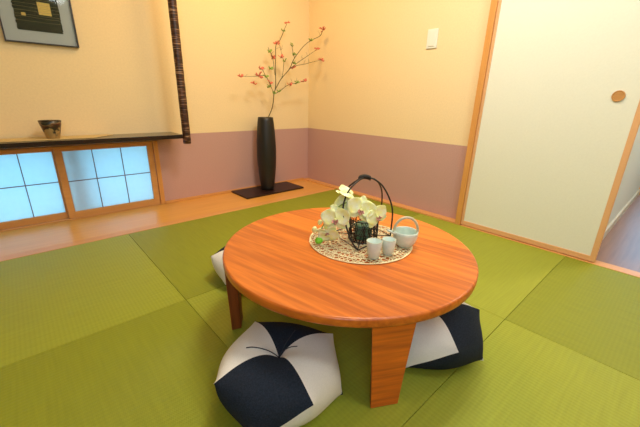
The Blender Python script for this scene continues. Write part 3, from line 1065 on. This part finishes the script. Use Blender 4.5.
# orchids
def tepal(bm, ang, L_, W_, cup, n1=8, n2=6, tip=1.0):
    """broad petal lying in the local XY plane, pointing at angle ang, with real thickness"""
    ca, sa = math.cos(ang), math.sin(ang)
    sheets = []
    for off in (0.0006, -0.0006):
        rows = []
        for i in range(n1 + 1):
            t = i / n1
            wd = W_ * (math.sin(PI * (t ** 0.75) * 0.97 + 0.03)) ** 0.7 * tip
            row = []
            for j in range(n2 + 1):
                s = j / n2 * 2 - 1
                x = L_ * t
                y = wd * s
                z = cup * (t * t * L_ * 0.5) + 0.16 * wd * s * s - 0.10 * L_ * math.sin(PI * t) + off + 0.0012 * math.sin(9 * t + 4 * s)
                row.append(bm.verts.new((x * ca - y * sa, x * sa + y * ca, z)))
            rows.append(row)
        sheets.append(rows)
    Tt, Bt = sheets
    for i in range(n1):
        for j in range(n2):
            bm.faces.new((Tt[i][j], Tt[i + 1][j], Tt[i + 1][j + 1], Tt[i][j + 1]))
            bm.faces.new((Bt[i][j], Bt[i][j + 1], Bt[i + 1][j + 1], Bt[i + 1][j]))
        bm.faces.new((Tt[i][0], Bt[i][0], Bt[i + 1][0], Tt[i + 1][0]))
        bm.faces.new((Tt[i][n2], Tt[i + 1][n2], Bt[i + 1][n2], Bt[i][n2]))
    for i, fl in ((0, 1), (n1, -1)):
        for j in range(n2):
            q = (Tt[i][j], Tt[i][j + 1], Bt[i][j + 1], Bt[i][j])
            bm.faces.new(q if fl > 0 else q[::-1])


orch_o = Vector((bc.x - 0.032, bc.y - 0.036, BZ + 0.008))
orch = tag(empty('orchid_spray', orch_o), 'spray of pale yellow and white orchids spilling from the wire basket', 'flowers')


def orchid(center, facing, spin, size, lip=True):
    c = Vector(center) - orch_o
    q = Vector(facing).normalized().to_track_quat('Z', 'Y')
    rot = q.to_matrix().to_4x4() @ Matrix.Rotation(spin, 4, 'Z')
    bm = bmesh.new()
    for k in (0, 1, 2):
        tepal(bm, PI / 2 + k * 2 * PI / 3, size * 0.95, size * 0.36, -0.15)
    bmesh.ops.translate(bm, verts=bm.verts[:], vec=(0, 0, -0.0025))
    s2 = bmesh.new()
    for sgn in (-1, 1):
        tepal(bm, PI / 2 - sgn * 1.15, size * 1.0, size * 0.58, 0.25)
    s2.free()
    o = link('orchid_flower', bm, M['petal'], orch, smooth=True)
    o.matrix_local = Matrix.Translation(c) @ rot
    if lip:
        lb = bmesh.new()
        tepal(lb, -PI / 2, size * 0.32, size * 0.13, 0.9, 5, 4)
        tepal(lb, -PI / 2 + 0.9, size * 0.26, size * 0.11, 1.6, 5, 4)
        tepal(lb, -PI / 2 - 0.9, size * 0.26, size * 0.11, 1.6, 5, 4)
        bmesh.ops.translate(lb, verts=lb.verts[:], vec=(0, 0, size * 0.10))
        l_ = link('lip', lb, M['lip'], o, smooth=True)
        l_['label'] = 'speckled reddish lip'
        cb = bmesh.new()
        bmesh.ops.create_uvsphere(cb, u_segments=12, v_segments=8, radius=size * 0.085)
        cc = link('column', cb, M['petal'], o, smooth=True, loc=(0, size * 0.03, size * 0.12))
    return o


V3 = lambda *a: Vector(a)
toc = Vector((-0.66, -0.60, 0.35))
orchid((-1.449, -2.018, 0.462), V3(-0.55, -0.75, 0.30), R(-18), 0.056)
orchid((-1.400, -2.052, 0.437), V3(-0.25, -0.85, 0.15), R(24), 0.048)
orchid((-1.512, -1.962, 0.425), V3(-0.80, -0.45, 0.30), R(10), 0.056)
orchid((-1.452, -1.955, 0.512), V3(0.05, -0.30, 0.85), R(40), 0.044, False)
orchid((-1.532, -1.945, 0.372), V3(-0.65, -0.60, -0.35), R(200), 0.043)
orchid((-1.475, -1.960, 0.455), V3(-0.70, -0.40, 0.55), R(80), 0.054, False)
bm = bmesh.new()
O = lambda *a: Vector(a) - orch_o
for P in ([O(-1.392, -1.990, 0.402), O(-1.405, -1.982, 0.445), O(-1.43, -1.965, 0.475), O(-1.475, -1.95, 0.47), O(-1.515, -1.93, 0.43), O(-1.545, -1.918, 0.375), O(-1.548, -1.914, 0.345)],
          [O(-1.388, -1.990, 0.402), O(-1.40, -2.00, 0.42), O(-1.425, -2.01, 0.458), O(-1.445, -2.012, 0.458)],
          [O(-1.388, -1.990, 0.402), O(-1.386, -2.01, 0.415), O(-1.390, -2.035, 0.43), O(-1.398, -2.046, 0.434)]):
    tube(bm, catmull(P, 5), 0.0022, 6)
link('stem', bm, M['leaf'], orch, smooth=True)
for p, r, e in (((-1.548, -1.916, 0.3415), 0.0135, 1.15),):
    bm = bmesh.new()
    bmesh.ops.create_uvsphere(bm, u_segments=20, v_segments=14, radius=r)
    bmesh.ops.scale(bm, vec=(e, 1, 0.95), verts=bm.verts[:])
    o = link('bud', bm, M['bud'], orch, smooth=True, loc=O(*p))
    o['label'] = 'bright green bud'
for p, r in (((-1.556, -1.900, 0.380), 0.011), ((-1.535, -1.905, 0.405), 0.009)):
    bm = bmesh.new()
    bmesh.ops.create_uvsphere(bm, u_segments=16, v_segments=10, radius=r)
    bmesh.ops.scale(bm, vec=(1, 0.85, 1.45), verts=bm.verts[:])
    o = link('bud', bm, M['petal'], orch, smooth=True, loc=O(*p))
    o.rotation_euler = (0.5, -0.4, 0)


# cups and pitcher
CZ = TZ + 0.0052
def cup(x, y, r0, r1, hh, label):
    t = tag(empty('sake_cup', (x, y, CZ)), label, 'cup', 'pale celadon cups')
    b = bmesh.new()
    lathe(b, [(0, 0.001), (r0 - 0.003, 0.001), (r0 - 0.002, 0), (r0, 0.002), (r0 + (r1 - r0) * .5 + .0004, hh * .5), (r1, hh - 0.001), (r1 - 0.0009, hh + 0.0003), (r1 - 0.0028, hh - 0.001), (r0 + (r1 - r0) * .5 - 0.003, hh * .5), (r0 - 0.004, 0.008), (0, 0.006)], 36)
    link('cup_body', b, M['celadon'], t, smooth=True)
    b = bmesh.new()
    tube(b, [((r1 - 0.0012) * math.cos(2 * PI * k / 36), (r1 - 0.0012) * math.sin(2 * PI * k / 36), hh) for k in range(36)], 0.0010, 6, closed=True)
    link('cup_rim', b, M['celadon_rim'], t, smooth=True)
    return t


cup(-1.477, -2.110, 0.0180, 0.0268, 0.061, 'pale celadon cup nearest the camera, left of its twin on the placemat')
cup(-1.416, -2.124, 0.0170, 0.0245, 0.055, 'pale celadon cup between its twin and the handled pitcher')

pit = tag(empty('sake_pitcher', (-1.311, -2.118, CZ)), 'pale celadon pouring bowl with short spout and arched overhead handle', 'pitcher')
b = bmesh.new()
pr_ = [(0, 0.001), (0.024, 0.001), (0.026, 0.0), (0.028, 0.002), (0.038, 0.015), (0.0445, 0.032), (0.0465, 0.050), (0.0462, 0.060), (0.0448, 0.0608), (0.0434, 0.060), (0.0436, 0.050), (0.0415, 0.033), (0.034, 0.016), (0, 0.007)]
lathe(b, pr_, 40)
link('pitcher_body', b, M['celadon'], pit, smooth=True)
vd = Vector((-0.80, 0.55, 0)).normalized()     # spout direction
b = bmesh.new()
sd = vd.cross(Vector((0, 0, 1)))
rows_o, rows_i = [], []
for i in range(6):
    t = i / 5
    c = vd * (0.038 + 0.034 * t) + Vector((0, 0, 0.054 + 0.012 * t))
    r = 0.013 - 0.006 * t
    rows_o.append([b.verts.new(c + sd * r * math.cos(PI + PI * k / 10) + Vector((0, 0, 1)) * r * math.sin(PI + PI * k / 10)) for k in range(11)])
    r -= 0.0022
    rows_i.append([b.verts.new(c + sd * r * math.cos(PI + PI * k / 10) + Vector((0, 0, 1)) * (r * math.sin(PI + PI * k / 10))) for k in range(11)])
for i in range(5):
    for k in range(10):
        b.faces.new((rows_o[i][k], rows_o[i][k + 1], rows_o[i + 1][k + 1], rows_o[i + 1][k]))
        b.faces.new((rows_i[i][k], rows_i[i + 1][k], rows_i[i + 1][k + 1], rows_i[i][k + 1]))
    for k in (0, 10):
        b.faces.new((rows_o[i][k], rows_o[i + 1][k], rows_i[i + 1][k], rows_i[i][k]))
for i in (0, 5):
    for k in range(10):
        b.faces.new((rows_o[i][k], rows_i[i][k], rows_i[i][k + 1], rows_o[i][k + 1]))
bmesh.ops.recalc_face_normals(b, faces=b.faces[:])
link('spout', b, M['celadon'], pit, smooth=True)
b = bmesh.new()
hd = Vector((0.74, -0.67, 0)).normalized()
hp = []
for k in range(25):
    a = PI * k / 24
    hp.append(hd * (0.0455 * math.cos(a)) + Vector((0, 0, 0.056 + 0.056 * math.sin(a))))
tube(b, hp, 0.0052, 10)
link('handle', b, M['celadon_rim'], pit, smooth=True)
pit.scale = (0.94, 0.94, 0.96)
bowl.scale = (1.05, 1.05, 1.0)
